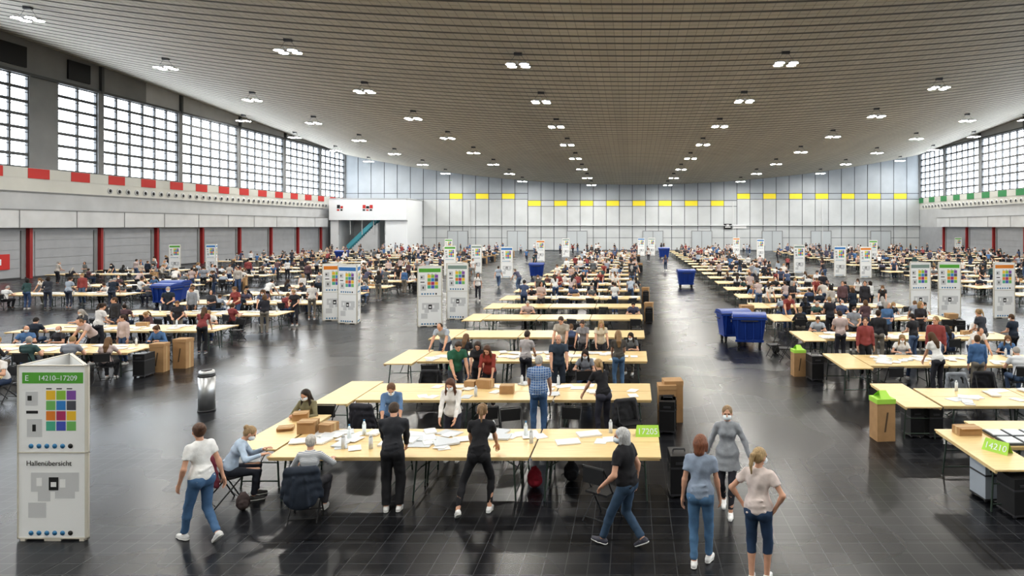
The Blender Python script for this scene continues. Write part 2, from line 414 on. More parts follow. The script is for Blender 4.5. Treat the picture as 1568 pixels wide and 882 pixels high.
obj('ceiling', mesh_from('ceiling', [(VV, np.concatenate(fa[0]), 0, False), (VV, np.concatenate(fa[1]), 1, False)], [m, ceil_dark]))

# ------------------------------------------------------------------ side walls
W_grey = mat('wall_grey', (.50,.51,.52), .7, noise=.06, nscale=.6)
W_dark = mat('wall_dark_grey', (.25,.255,.26), .75, noise=.08, nscale=.5)  # own darker grey of window pillars, upper wall panels and trim
W_cream = mat('wall_cream', (.62,.62,.58), .7, noise=.05, nscale=.4)
W_light = mat('gallery_front', (.60,.61,.62), .6, noise=.08, nscale=.5)
RED = mat('red_paint', (.55,.035,.03), .5); GRN = mat('green_paint', (.05,.26,.10), .5)
REDC = mat('red_column', (.33,.03,.03), .5)
DOORG = mat('roller_door', (.38,.39,.41), .6, noise=.05, nscale=1)
FRM = mat('window_frame', (.09,.095,.10), .5); YEL = mat('yellow_panel', (.85,.70,.04), .5)
BLK = mat('black_plastic', (.012,.012,.014), .45); SKIRT = mat('baseboard_dark', (.06,.06,.065), .5)
def side_wall(sg, name, accent):
    def bx(a, bb, y0, y1, z0, z1, mi):
        x0, x1 = sorted((sg*a, sg*bb)); return box(x0, x1, y0, y1, z0, z1, mi)
    P = [bx(HW, HW+.4, YB, YF, 0, 4.4, 5)]
    P += [bx(HW, HW+.4, YB, YF, 4.4, 7.6, 0), bx(HW-.02, HW+.4, YB, YF, 7.6, 8.8, 2), bx(HW-.05, HW+.4, YB, YF, 8.8, 9.7, 2)]
    P += [bx(HW-.9, HW, YB, 116.8, 4.45, 5.95, 3), bx(HW-.95, HW, YB, 116.8, 5.95, 6.05, 1), bx(HW-.12, HW, YB, 116.8, 7.55, 7.65, 1)]
    P += [bx(HW-.94, HW-.9, YB+k*6, YB+k*6+.06, 4.45, 5.95, 1) for k in range(22)]
    py = [YB, -4, 8, 20, 32, 44, 56, 68, 80, 92, 104, 116, YF]
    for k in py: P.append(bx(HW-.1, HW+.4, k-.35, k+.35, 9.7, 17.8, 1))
    P.append(bx(HW-.02, HW+.4, 60, 63, 9.7, 17.8, 1))
    n = 20; yy = np.linspace(YB, YF, n)
    for i in range(n-1):
        x = sg*HW; xo = sg*(HW+.4)
        z0, z1 = zc(x, yy[i])+.3, zc(x, yy[i+1])+.3
        v = np.array([[x,yy[i],17.8],[xo,yy[i],17.8],[xo,yy[i+1],17.8],[x,yy[i+1],17.8],[x,yy[i],z0],[xo,yy[i],z0],[xo,yy[i+1],z1],[x,yy[i+1],z1]])
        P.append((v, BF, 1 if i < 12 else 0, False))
    for k in py:
        if k < 110: P.append(bx(HW-.3, HW, k-.15, k+.15, 17.8, zc(HW, k)+.1, 4))
    P.append(bx(HW-.25, HW, YB, YF, 17.75, 18.0, 4))
    for k in (57, 64):
        P.append(bx(HW-.15, HW, k, k+2.6, 18.4, 20.2, 6))
    obj(name, mesh_from(name, P, [W_grey, W_dark, W_cream, W_light, FRM, DOORG, BLK]))
    wn = 0
    spans = [(py[i]+.35, py[i+1]-.35) for i in range(1, len(py)-1)]
    out = []
    for (a, bb) in spans:
        if a < 60 < bb: out += [(a, 60), (63, bb)]
        else: out.append((a, bb))
    for (a, bb) in out:
        Q = []
        nc = max(2, round((bb-a)/1.9))
        for i in range(nc+1):
            yv = a+(bb-a)*i/nc; Q.append(bx(HW+.05, HW+.25, yv-.10, yv+.10, 9.7, 17.8, 0))
        for j in range(8):
            zv = 9.7+8.1*j/7; Q.append(bx(HW+.06, HW+.22, a, bb, zv-.13, zv+.13, 0))
            if j < 7: Q.append(bx(HW+.08, HW+.14, a, bb, zv+.78, zv+.84, 0))
        wn += 1; obj('window_%s_%d' % (name[5:], wn), mesh_from('window', Q, [FRM]))
    Q = []
    k = 59.8-4.6*15
    while k < 125: Q.append(bx(HW-.09, HW-.045, k, k+2.2, 8.8, 9.68, 0)); k += 4.6
    obj('trim_accent_%s' % name[5:], mesh_from('trim', Q, [accent]))
    Q = []
    k = 69.2
    while k < 125:
        c = sg*(HW-.02)
        Q.append(tube((c, k, 8.15), (sg*(HW-.10), k, 8.15), .30, .30, 0, 14)); Q.append(tube((sg*(HW-.09), k, 8.15), (sg*(HW-.12), k, 8.15), .17, .17, 1, 12))
        k += 1.25
    obj('trim_portholes_%s' % name[5:], mesh_from('trim', Q, [W_light, BLK]))
    Q = []
    for k in range(-8, 114, 8):
        Q += [bx(HW-.35, HW-.02, k+3.65, k+3.95, 0, 4.4, 0)]
    obj('trim_columns_%s' % name[5:], mesh_from('trim', Q, [REDC]))
    Q = []
    for k in range(-8, 110, 8):
        for j in range(5): Q.append(bx(HW-.06, HW-.01, k+4.5, k+11.0, .15+j*.8, .15+j*.8+.77, 0))
        Q.append(bx(HW-.10, HW-.01, k+11.1, k+11.45, 0, 4.2, 1))
    obj('door_roller_%s' % name[5:], mesh_from('door', Q, [DOORG, W_dark]))
    obj('baseboard_%s' % name[5:], mesh_from('bb', [bx(HW-.08, HW, YB, YF, 0, .14, 0)], [SKIRT]))
side_wall(-1, 'wall_left', RED); side_wall(1, 'wall_right', GRN)

# far wall with panels
P = [box(-HW-.4, HW+.4, YF, YF+.4, 0, 18.6, 0)]
obj('wall_far', mesh_from('wall_far', P, [mat('panel_joint', (.10,.11,.12), .8)]))
PU = mat('wall_panel_upper', (.36,.39,.42), .6, noise=.08, nscale=.35); PL = mat('wall_panel_lower', (.50,.52,.53), .6, noise=.07, nscale=.35)
P = []; cw = 2.41; k = 0; x = -HW
yel = []
while x < HW-.5:
    x1 = min(x+cw, HW); xc = (x+x1)/2; mid = -19.5 < xc < 18.5
    zb = 8.2 if mid else 9.5
    g = .065 if k % 2 else .05
    for (z0, z1, mi) in ((.14,2.4,1),(2.4,4.7,1),(4.7,zb,1)):
        P.append(box(x+g, x1-g, YF-.06, YF, z0+g*.6, z1-g*.6, mi))
    zt = [zc(x, YF), zc(x1, YF)]
    for (z0, z1) in ((zb, zb+1.1), (zb+1.1, None)):
        if z1 is None:
            v = box(x+g, x1-g, YF-.06, YF, z0+g, z0+1, 0)[0]; v[4:,2] = [zt[0]+.2, zt[1]+.2, zt[1]+.2, zt[0]+.2]
            P.append((v, BF, 0, False))
        else: P.append(box(x+g, x1-g, YF-.06, YF, z0+g, z1-g, 1 if mid else 0))
    if k % 2 == 0 and -34.5 < x and not (-21 < xc < -18.5): yel.append(box(x+.05, x1-.05, YF-.09, YF-.065, zb+.1, zb+1.05, 0))
    x = x1; k += 1
obj('trim_wall_panels', mesh_from('trim_wall_panels', P, [PU, PL]))
obj('trim_yellow_panels', mesh_from('trim_yellow', yel, [YEL]))
P = [box(-HW, HW, YF-.5, YF-.02, 4.62, 4.72, 0)]+[box(xx, xx+.1, YF-.25, YF-.07, 0, 9.2, 0) for xx in (-30,-19.5,18.5,35)]
obj('trim_cable_rail', mesh_from('trim', P, [W_light]))
P = []
for xx in (-34,-23,-12,2,11,24,33,44):
    P += [box(xx, xx+3.6, YF-.16, YF-.09, .02, 3.6, 0), box(xx+1.75, xx+1.85, YF-.18, YF-.16, .02, 3.6, 1), box(xx-.1, xx, YF-.2, YF-.08, 0, 3.7, 1), box(xx+3.6, xx+3.7, YF-.2, YF-.08, 0, 3.7, 1), box(xx-.1, xx+3.7, YF-.2, YF-.08, 3.6, 3.72, 1)]
obj('door_far', mesh_from('door', P, [mat('door_pale', (.46,.49,.51), .5), W_dark]))
obj('exit_sign', mesh_from('exit_sign', [box(16.9, 18.3, YF-.3, YF-.1, 4.0, 5.0, 0), box(17.1, 18.1, YF-.32, YF-.3, 4.3, 4.5, 1), box(17.35, 17.8, YF-.32, YF-.3, 4.55, 4.85, 1), box(18.6,21.0,YF-.28,YF-.1,4.15,4.8,1)], [BLK, mat('sign_white', (.8,.8,.8), .5)]))
v = np.array([[x, yy, z] for x in np.linspace(-HW-.4, HW+.4, 25) for yy in (YB-.4, YB) for z in (0, zc(x, YB)+.4)])
fs = []
for i in range(24):
    a = i*4; c = a+4
    fs += [[a, a+1, c+1, c], [a+2, c+2, c+3, a+3], [a+1, a+3, c+3, c+1]]
obj('wall_back', mesh_from('wall_back', [(v, np.array(fs), 0, False)], [W_cream]))

# gallery block with escalator in the far left corner
WH = mat('white_plaster', (.80,.82,.84), .5); GLS = mat('teal_glass', (.10,.35,.42), .15)
GX = -HW+1.0
P = [box(GX, -38.7, 117, YF-.25, 5.6, 9.2, 0), box(GX, -38.6, 116.9, YF-.25, 9.2, 9.35, 1), box(-42.6, -38.7, 117.6, YF-.25, 0, 5.6, 0), box(GX, -50.6, 117.6, YF-.25, 0, 5.6, 0), box(-50.6,-42.6,124,YF-.25,0,5.6,0)]
P += [box(-50.6+i*2, -50.5+i*2, 117.5, 117.65, 3.1, 5.6, 1) for i in range(5)]
obj('gallery_block', mesh_from('gallery_block', P, [WH, W_grey]))
P = []
for i, (xx, w, c) in enumerate(((-50.6,.5,0),(-50.0,.4,1),(-46.2,.5,1),(-45.6,.5,0),(-45.0,.5,1))):
    P.append(box(xx, xx+w, 116.94, 116.99, 7.6, 8.0 if i % 2 else 8.2, 0 if c == 0 else 1)); P.append(box(xx, xx+w*.8, 116.94, 116.99, 7.2, 7.45, 1 if c == 0 else 0))
obj('gallery_logo', mesh_from('gallery_logo', P, [BLK, RED]))
P = []
n = 16
for i in range(n):
    t = i/n; P.append(box(-49+t*5.0, -49+(t+1/n)*5.0, 117.9, 119.1, 0, .35+t*5.0, 0))
for yy in (117.75, 119.15):
    v = np.array([[-49.3,yy,0.3],[-49.3,yy+.08,.3],[-44,yy+.08,5.5],[-44,yy,5.5],[-49.3,yy,1.3],[-49.3,yy+.08,1.3],[-44,yy+.08,6.4],[-44,yy,6.4]])
    P.append((v, np.array([[0,1,2,3],[4,7,6,5],[0,4,5,1],[1,5,6,2],[2,6,7,3],[3,7,4,0]]), 1, False))
obj('escalator', mesh_from('escalator', P, [W_grey, GLS]))
obj('hydrant_sign', mesh_from('hs', [box(-HW+.08, -HW+.2, 56.2, 57.9, .9, 2.2, 0), box(-HW+.19, -HW+.22, 56.6, 57.1, 1.3, 1.8, 1)], [RED, MASKM]))

# ------------------------------------------------------------------ luminaires
LED = mat('led_emitter', (1.0,.97,.91), .5, em=195)
HOUS = mat('lamp_housing', (.55,.56,.58), .4); DKM = mat('dark_metal', (.05,.05,.055), .5)
P = []
for ix in (-1, 1):
    for iy in (-1, 1):
        cx, cy = ix*.45, iy*.34
        P.append(tube((cx,cy,.02),(cx,cy,.14),.33,.22,0,16))
        t = np.arange(16)*2*math.pi/16
        P.append((np.stack([cx+.30*np.cos(t), cy+.30*np.sin(t), np.full(16,.012)],1), np.arange(16)[::-1].reshape(1,-1), 1, False))
P += [box(-.75,.75,-.05,.05,.14,.19,0), box(-.05,.05,-.6,.6,.14,.19,0), tube((-.6,0,.16),(-.2,0,.72),.010,.010,2,6), tube((.6,0,.16),(.2,0,.72),.010,.010,2,6), box(-.26,.26,-.12,.12,.70,1.0,2)]
lume = mesh_from('hall_luminaire', P, [HOUS, LED, DKM])
cols = [(-58,-46.3),(-40.2,-32.8),(-22.9,-19.3),(-7.6,-7.2),(10.2,6.2),(27.3,19),(44,33),(58,47)]
for r in range(-4, 8):
    yl = 45.4+10.65*r if r >= 0 else 45.4+12.6*r
    for (a, bb) in cols:
        t = (yl-45.4)/75.; x = a+(bb-a)*max(0, min(1, t**.7 if t > 0 else 0))
        if abs(x) > HW-2: continue
        obj('hall_luminaire', lume, (x, yl, zc(x, yl)-.86))

# ------------------------------------------------------------------ furniture prototypes
m, nt, b = new_mat('pine_table_top')
tc = nt.nodes.new('ShaderNodeTexCoord'); mp = nt.nodes.new('ShaderNodeMapping'); mp.inputs['Scale'].default_value = (1.2, 14, 4)
nz = nt.nodes.new('ShaderNodeTexNoise'); nz.inputs['Scale'].default_value = 2; nz.inputs['Detail'].default_value = 5
r = nt.nodes.new('ShaderNodeValToRGB'); r.color_ramp.elements[0].position = .3; r.color_ramp.elements[1].position = .7
r.color_ramp.elements[0].color = (.74,.53,.25,1); r.color_ramp.elements[1].color = (.84,.66,.37,1)
nt.links.new(tc.outputs['Object'], mp.inputs['Vector']); nt.links.new(mp.outputs[0], nz.inputs['Vector']); nt.links.new(nz.outputs['Fac'], r.inputs['Fac']); nt.links.new(r.outputs['Color'], b.inputs['Base Color']); b.inputs['Roughness'].default_value = .38
PINE = m; LEG = mat('table_leg_steel', (.05,.075,.06), .45, .3)
def table_parts(ox=0, oy=0, along='x'):
    P = []
    L, D = 2.18, .79
    def pt(x, y, z): return (ox+x, oy+y, z) if along == 'x' else (ox+y, oy+x, z)
    def bxx(x0,x1,y0,y1,z0,z1,mi):
        a = pt(x0,y0,z0); c = pt(x1,y1,z1); return box(min(a[0],c[0]),max(a[0],c[0]),min(a[1],c[1]),max(a[1],c[1]),z0,z1,mi)
    P += [bxx(.01, L, .005, D, .722, .75, 0), bxx(.03, L-.02, .02, .05, .685, .722, 0), bxx(.03, L-.02, D-.045, D-.015, .685, .722, 0)]
    for x in (.28, L-.28):
        s = 1 if x < 1 else -1
        for yy, yo in ((.12,.06),(D-.12,D-.06)):
            P.append(tube(pt(x,yy,.72), pt(x-s*.05,yo,0), .016, .016, 1, 6))
        P += [tube(pt(x-s*.045,.07,.12), pt(x-s*.045,D-.07,.12), .012, .012, 1, 6), tube(pt(x,.12,.70), pt(x,D-.12,.70), .014, .014, 1, 6), tube(pt(x-s*.02,D/2,.45), pt(x+s*.42,D/2,.71), .010, .010, 1, 6), tube(pt(x-s*.025,.1,.44), pt(x-s*.025,D-.1,.44), .010,.010,1,6)]
    return P
TM = [PINE, LEG]
t_x = mesh_from('folding_table', table_parts(), TM); t_y = mesh_from('folding_table_turned', table_parts(along='y'), TM)
rowp = []
for i in range(3):
    for j in range(2): rowp += table_parts(i*2.2, j*.8)
rowp += table_parts(-.81, -.35, 'y')
t_row = mesh_from('folding_table_row', rowp, TM)
CHM = mat('chair_black', (.02,.02,.022), .5)
def chair_parts(ox=0, oy=0, fl=1, mi=0):
    P = [box(ox-.21, ox+.21, oy-.20, oy+.20, .43, .46, mi)]
    P.append(box(ox-.20, ox+.20, oy-.265*fl-.012, oy-.265*fl+.012, .62, .86, mi))
    for s in (-.21, .21):
        P += [tube((ox+s,oy-.28*fl,.88),(ox+s,oy+.20*fl,0),.012,.012,mi,6), tube((ox+s,oy+.17*fl,.44),(ox+s,oy-.27*fl,0),.012,.012,mi,6)]
    P += [tube((ox-.21,oy+.175*fl,.06),(ox+.21,oy+.175*fl,.06),.010,.010,mi,6), tube((ox-.21,oy-.24*fl,.07),(ox+.21,oy-.24*fl,.07),.010,.010,mi,6), tube((ox-.21,oy-.28*fl,.88),(ox+.21,oy-.28*fl,.88),.012,.012,mi,6)]
    return P
chair = mesh_from('folding_chair', chair_parts(), [CHM])
PAP = mat('paper_white', (.80,.80,.78), .7); PAPB = mat('paper_grey', (.62,.65,.68), .7); CARD = mat('cardboard', (.42,.26,.13), .8, noise=.08, nscale=5); CARDD = mat('cardboard_tape', (.55,.40,.22), .6)
LIME = mat('lime_card', (.42,.72,.10), .6)
def papers(n, x0, x1, y0, y1, rs, boxes=2):
    P = []; R = random.Random(rs)
    for i in range(n):
        x = R.uniform(x0, x1); y = R.uniform(y0, y1); w, d = (.21,.30) if R.random() < .6 else (.42,.30)
        h = R.choice([.004,.006,.012,.02,.03]); z = .751+i*.0004
        P.append(box(x-w/2, x+w/2, y-d/2, y+d/2, z, z+h, R.choice([0,0,0,0,1]), R.uniform(-.5,.5)))
    for i in range(boxes):
        x = R.uniform(x0+.2, x1-.2); y = R.uniform(y0+.1, y1-.1); w = R.uniform(.12,.2); h = R.uniform(.10,.22); rz = R.uniform(-.3,.3)
        P.append(box(x-w, x+w, y-.13, y+.13, .751, .751+h, 2, rz)); P.append(box(x-w-.005, x+w+.005, y-.03, y+.03, .753, .753+h, 3, rz))
    for k in range(3):
        x = R.uniform(x0, x1); y = R.choice([y0+.1, y1-.1])
        P.append(tube((x,y,.751),(x,y,.95),.035,.035,1,10)); P.append(tube((x,y,.95),(x,y,1.0),.03,.012,1,10))
    return P
pm = [PAP, PAPB, CARD, CARDD]
clut = [mesh_from('ballot_papers', papers(42, .1, 6.4, .18, 1.42, 10+i, i % 3), pm) for i in range(5)]
# kiosk
HG = mat('header_green', (.12,.42,.06), .5); SGW = mat('panel_white', (.87,.88,.88), .5); SGF = mat('panel_frame', (.60,.57,.50), .5)
MAPG = mat('map_grey', (.62,.63,.64), .6); TXT = mat('ink_black', (.02,.02,.02), .6); ICB = mat('icon_blue', (.05,.22,.42), .5)
GC = [mat('grid_%d' % i, c, .5) for i, c in enumerate([(.85,.55,.05),(.80,.70,.10),(.20,.50,.15),(.05,.35,.20),(.75,.25,.04),(.30,.55,.08),(.10,.45,.30),(.05,.25,.60),(.65,.04,.05),(.45,.05,.15),(.25,.10,.40),(.08,.12,.50),(.10,.10,.12),(.10,.35,.65)])]
HB = {'green': HG, 'blue': mat('header_blue', (.04,.20,.50), .5), 'grey': mat('header_grey', (.25,.33,.30), .5), 'orange': mat('header_orange', (.75,.25,.03), .5)}
def kiosk_mesh(hdr, third=(-.02, .98)):
    w, H = 1.03, 2.56; P = []
    A = np.array([0,0.]); B = np.array([w,0.]); C = np.array(third)
    def panel(a, c, poster=True):
        d = c-a; L = np.linalg.norm(d); d = d/L; n = np.array([d[1], -d[0]])
        def bx(u0,u1,z0,z1,off,th,mi):
            p = [a+d*u0+n*(off+th), a+d*u1+n*(off+th), a+d*u1+n*off, a+d*u0+n*off]
            v = np.array([[q[0],q[1],z0] for q in p]+[[q[0],q[1],z1] for q in p]); return (v, BF, mi, False)
        P.append(bx(.02, L-.02, .05, 1.28, -.03, .03, 0)); P.append(bx(.02, L-.02, 1.30, H, -.03, .03, 0))
        for (u0,u1,z0,z1) in ((0,.018,.03,H),(L-.018,L,.03,H),(0,L,.03,.05),(0,L,1.283,1.297),(0,L,H-.008,H+.006)): P.append(bx(u0,u1,z0,z1,-.035,.042,1))
        P.append(bx(.05,.12,0,.03,-.03,.04,1)); P.append(bx(L-.12,L-.05,0,.03,-.03,.04,1)); P.append(bx(L/2-.12,L/2+.12,.0,.05,-.03,.035,1))
        if not poster: return
        s = L/w
        e = .002
        P.append(bx(.07*s,.96*s,2.30,2.46,0,e,2))
        P.append(bx(.12*s,.30*s,1.98,2.18,0,e,3)); P.append(bx(.15*s,.21*s,2.05,2.12,e,e,4)); P.append(bx(.14*s,.36*s,1.52,1.78,0,e,3)); P.append(bx(.22*s,.27*s,1.60,1.70,e,e,4)); P.append(bx(.13*s,.3*s,1.86,1.90,0,e,4))
        k = 0
        for r_ in range(4):
            for c_ in range(3):
                P.append(bx((.42+c_*.15)*s,(.555+c_*.15)*s,2.06-r_*.15,2.195-r_*.15,0,e,6+(k*5+r_) % 14)); k += 1
        for c_ in range(3): P.append(bx((.42+c_*.15)*s,(.50+c_*.15)*s,2.215,2.23,0,e,4))
        for zz in (1.385, .115):
            for c_ in range(6):
                q = a+d*(.20+c_*.115)*s; P.append(tube((q[0],q[1],zz),(q[0]+n[0]*.004,q[1]+n[1]*.004,zz),.035,.035,5 if c_ < 5 else 4,14))
        P.append(bx(.20*s,.90*s,.72,1.0,0,e,3)); P.append(bx(.30*s,.48*s,.58,.72,0,e,3)); P.append(bx(.55*s,.84*s,.62,.72,0,e,3)); P.append(bx(.46*s,.60*s,.74,.93,e,e,4)); P.append(bx(.49*s,.57*s,.79,.86,2*e,e,0)); P.append(bx(.16*s,.42*s,.34,.56,0,e,3)); P.append(bx(.62*s,.70*s,.78,.9,e,e,0)); P.append(bx(.28*s,.36*s,.8,.92,e,e,0))
    panel(A, B); panel(B, C); panel(C, A)
    return mesh_from('info_kiosk', P, [SGW, SGF, HB[hdr], MAPG, TXT, ICB]+GC)
k_main = kiosk_mesh('green')
kk = {h: kiosk_mesh(h, (.5,.85)) for h in HB}
def text(s, size, loc, parent, mt, name, rx=90, rz=0, align='LEFT'):
    cu = bpy.data.curves.new(name, 'FONT'); cu.body = s; cu.size = size; cu.extrude = .001; cu.align_x = align
    o = bpy.data.objects.new(name, cu); COL.objects.link(o); cu.materials.append(mt)
    o.location = loc; o.rotation_euler = (math.radians(rx), 0, math.radians(rz)); o.parent = parent; return o
ko = obj('info_kiosk', k_main, (-8.98, 9.97, 0))
text('E', .115, (.11,-.005,2.340), ko, MASKM, 'header_letter')
text('14210–17209', .105, (.30,-.005,2.343), ko, MASKM, 'header_text')
text('Hallenübersicht', .105, (.13,-.004,1.10), ko, TXT, 'overview_text')
KP = [(-15.0,33.0,12,'orange'),(-13.9,32.2,-18,'blue'),(-9.8,31.1,8,'green'),(-9.15,33.6,-5,'grey'),
    (-45.5,67,5,'green'),(-42.5,68,-8,'blue'),(-17.4,63,5,'green'),(-15.6,66,-10,'grey'),(-11.6,60,0,'blue'),(-12.4,88,5,'orange'),(-10.3,100,0,'grey'),(.8,104,0,'blue'),(2.4,105,0,'grey'),
    (15.6,106,0,'orange'),(17.3,95,5,'blue'),(15.6,66,3,'grey'),(18.3,62,-4,'blue'),(20.0,60,8,'orange'),(13.9,34.2,6,'grey'),(15.4,34.4,-6,'green'),(18.0,34.0,4,'orange'),(20.3,32.0,-8,'blue'),(51,108,0,'green'),(-26.4,96,0,'green'),(30.5,88,0,'green')]
for (x, y, rz, h) in KP: obj('info_kiosk', kk[h], (x, y, 0), math.radians(rz), 1.08)
occ = [(x+.5, y+.4, 1.1) for x, y, _, _ in KP]

# bins, cases, boxes
BLUE = mat('bin_blue', (.015,.055,.28), .4); RUB = mat('rubber', (.02,.02,.02), .7)
def taper(cx,cy,z0,z1,w0,d0,w1,d1,mi):
    v = np.array([[cx-w0,cy-d0,z0],[cx+w0,cy-d0,z0],[cx+w0,cy+d0,z0],[cx-w0,cy+d0,z0],[cx-w1,cy-d1,z1],[cx+w1,cy-d1,z1],[cx+w1,cy+d1,z1],[cx-w1,cy+d1,z1]])
    return (v, BF, mi, False)
P = [taper(0,0,.22,1.08,.46,.38,.57,.48,0), box(-.62,.62,-.53,.53,1.04,1.10,0), box(-.60,.60,-.51,.51,1.10,1.125,1)]
th = np.linspace(0, math.pi, 9)
v = np.array([[x, -.50*math.cos(t), 1.125+.13*math.sin(t)] for x in (-.60,.60) for t in th])
fs = [np.array([[i, i+1, i+10, i+9] for i in range(8)]), np.arange(9)[::-1].reshape(1,-1), (np.arange(9)+9).reshape(1,-1)]
P.append((v, fs, 0, False)); P += [taper(x,-.455,.3,1.04,.018,.03,.018,.07,0) for x in (-.42,-.14,.14,.42)]
P += [box(-.5,.5,-.44,-.40,.24,.32,0)]
for x in (-.38,.38):
    for y in (-.28,.28): P += [tube((x-.03,y,.10),(x+.03,y,.10),.10,.10,1,14), box(x-.05,x+.05,y-.05,y+.05,.14,.24,2)]
P += [tube((-.64,-.3,.92),(-.64,.3,.92),.02,.02,2,8), tube((.64,-.3,.92),(.64,.3,.92),.02,.02,2,8), tube((-.3,-.54,1.0),(.3,-.54,1.0),.018,.018,2,8)]
wbin = mesh_from('waste_container', P, [BLUE, RUB, DKM])
BP = [(4.05,27.4,8,1.02),(4.45,26.0,-8,1.05),(-27.2,40.6,4,1.1),(-26.7,39.2,-6,1.05),(4.0,51,3,1.1),(-8.4,60,3,1.1),(-37,87,0,1.2),(4.4,95,0,1.3)]
for (x,y,rz,s) in BP:
    obj('waste_container', wbin, (x,y,0), math.radians(rz), s); occ.append((x, y, 1.2))
P = [box(-.17,.17,-.25,.25,.05,.72,0), box(-.18,.18,-.26,.26,.50,.53,1), box(-.175,.175,-.255,.255,.05,.08,1), box(-.08,.08,-.27,-.25,.58,.62,1), tube((-.1,0,.76),(.1,0,.76),.014,.014,1,8), tube((-.1,0,.72),(-.1,0,.76),.01,.01,1,6), tube((.1,0,.72),(.1,0,.76),.01,.01,1,6)]
P += [tube((x-.02,y,.035),(x+.02,y,.035),.035,.035,1,10) for x in (-.13,.13) for y in (-.2,.2)]
case = mesh_from('ballot_case', P, [mat('case_black', (.018,.018,.02), .35), mat('case_trim', (.10,.10,.11), .3, .6)])
case_g = mesh_from('ballot_case_grey', P, [mat('case_grey', (.38,.42,.47), .4), DKM])
inkb = mat('ink_brown', (.12,.08,.05), .8)
tallbox = mesh_from('cardboard_carton', [box(-.2,.2,-.19,.19,0,.86,0), box(-.203,.203,-.03,.03,.0,.863,1), box(-.21,.21,-.20,.20,.80,.90,0), quad((-.05,-.193,.2),(-.01,-.193,.2),(.05,-.193,.62),(.01,-.193,.62),2)], [CARD, CARDD, inkb])
limebox = mesh_from('cardboard_carton_lime', [box(-.2,.2,-.19,.19,0,.86,0), box(-.21,.21,-.20,.20,.80,.90,1), quad((-.05,-.193,.2),(-.01,-.193,.2),(.05,-.193,.62),(.01,-.193,.62),2), quad((-.12,-.19,.901),(.12,-.19,.901),(.08,0,1.05),(-.08,0,1.05),1), quad((-.12,.19,.901),(.12,.19,.901),(.08,0,1.05),(-.08,0,1.05),1)], [CARD, LIME, inkb])

# ------------------------------------------------------------------ crowd prototypes
SHIRT = rand_mat('crowd_shirt', [(.75,.75,.74),(.03,.03,.035),(.08,.11,.20),(.70,.72,.75),(.05,.055,.07),(.25,.27,.31),(.08,.17,.34),(.50,.46,.42),(.02,.03,.05),(.72,.70,.68),(.26,.06,.06),(.14,.15,.16),(.05,.10,.10),(.40,.45,.52),(.03,.03,.04),(.52,.42,.40),(.08,.08,.13),(.12,.07,.08)], 1.0)
TROU = rand_mat('crowd_trousers', [(.03,.03,.04),(.06,.10,.20),(.02,.02,.025),(.10,.15,.25),(.05,.06,.09),(.22,.20,.17),(.03,.05,.10)], 7.31)
HAIRC = rand_mat('crowd_hair', [(.03,.02,.015),(.09,.05,.025),(.30,.20,.10),(.05,.03,.02),(.02,.016,.014),(.35,.33,.31),(.16,.09,.045)], 13.7)
SHOEC = rand_mat('crowd_shoe', [(.6,.6,.6),(.03,.03,.03),(.1,.1,.12),(.7,.7,.68)], 5.9)
CM = [SK, SHIRT, TROU, SHOEC, HAIRC, MASKM, LIP, EYE, cm('bag', (.03,.03,.04)), SOLE]
def cproto(**kw): return mesh_from('person', person_parts(res=.018, **kw), CM)
SEAT = dict(pel=(0,0,.55), seated=True, fl=(-.12,.40,0,5,0), fr=(.12,.36,0,-5,0))
STAND = [cproto(sex='m', lean=28, hpitch=25, hl=(-.20,.42,.84), hr=(.18,.45,.84)),
         cproto(sex='f', hair='long', lean=24, hpitch=28, hl=(-.16,.40,.86), hr=(.2,.42,.86), mask=True),
         cproto(sex='f', hair='pony', lean=12, hpitch=22, hl=(-.12,.32,1.02), hr=(.14,.34,1.04), fl=(-.12,.05,0,5,0), bottom='legging'),
         cproto(sex='m', lean=5, hpitch=15, hl=(-.14,.30,1.06), hr=(.12,.28,1.08), mask=True, hyaw=20),
         cproto(sex='m', lean=4, hyaw=-30, sleeve='long'),
         cproto(sex='f', hair='bob', lean=6, hyaw=35, hr=(.02,.22,1.15), hl=(-.1,.22,1.10), sleeve='elbow'),
         cproto(sex='m', lean=45, hpitch=15, hl=(-.22,.52,.80), hr=(.24,.50,.80), pel=(0,-.08,.93), hair='thin')]
SEATED = [cproto(sex='m', lean=18, hpitch=25, hl=(-.16,.42,.80), hr=(.18,.42,.80), **SEAT),
          cproto(sex='f', hair='long', lean=14, hpitch=25, hl=(-.12,.40,.80), hr=(.18,.42,.80), mask=True, **SEAT),
          cproto(sex='f', hair='pony', lean=22, hpitch=30, hl=(-.16,.42,.80), hr=(.12,.44,.80), sleeve='long', **SEAT),
          cproto(sex='m', hair='thin', lean=5, hpitch=5, hyaw=30, hl=(-.16,.36,.80), hr=(.18,.30,.82), mask=True, **SEAT)]
STR = dict(pel=(0,0,.915), fl=(-.07,.28,0,3,0), fr=(.07,-.30,.085,-3,38))
WALK = [cproto(sex='m', hl=(-.27,-.10,.85), hr=(.26,.25,.88), **STR), cproto(sex='f', hair='long', hl=(-.24,-.12,.86), hr=(.24,.22,.9), **STR)]
def vis(x, y, mg=2.5): return y > 6 and -.94*y-mg < x < .585*y+mg
def free(x, y, r=.42):
    return all((x-a)**2+(y-b_)**2 > (r+c-.42)**2 for a, b_, c in occ)
def add_person(kind, x, y, yaw, h=None):
    if not free(x, y): return False
    occ.append((x, y, .42))
    me = random.choice({'standing': STAND, 'seated': SEATED, 'walking': WALK}[kind])
    h = h or random.uniform(1.60, 1.86)
    obj('person_'+kind, me, (x, y, 0), math.radians(yaw), (h if kind != 'seated' else random.uniform(1.66,1.78))/1.72)
    return True

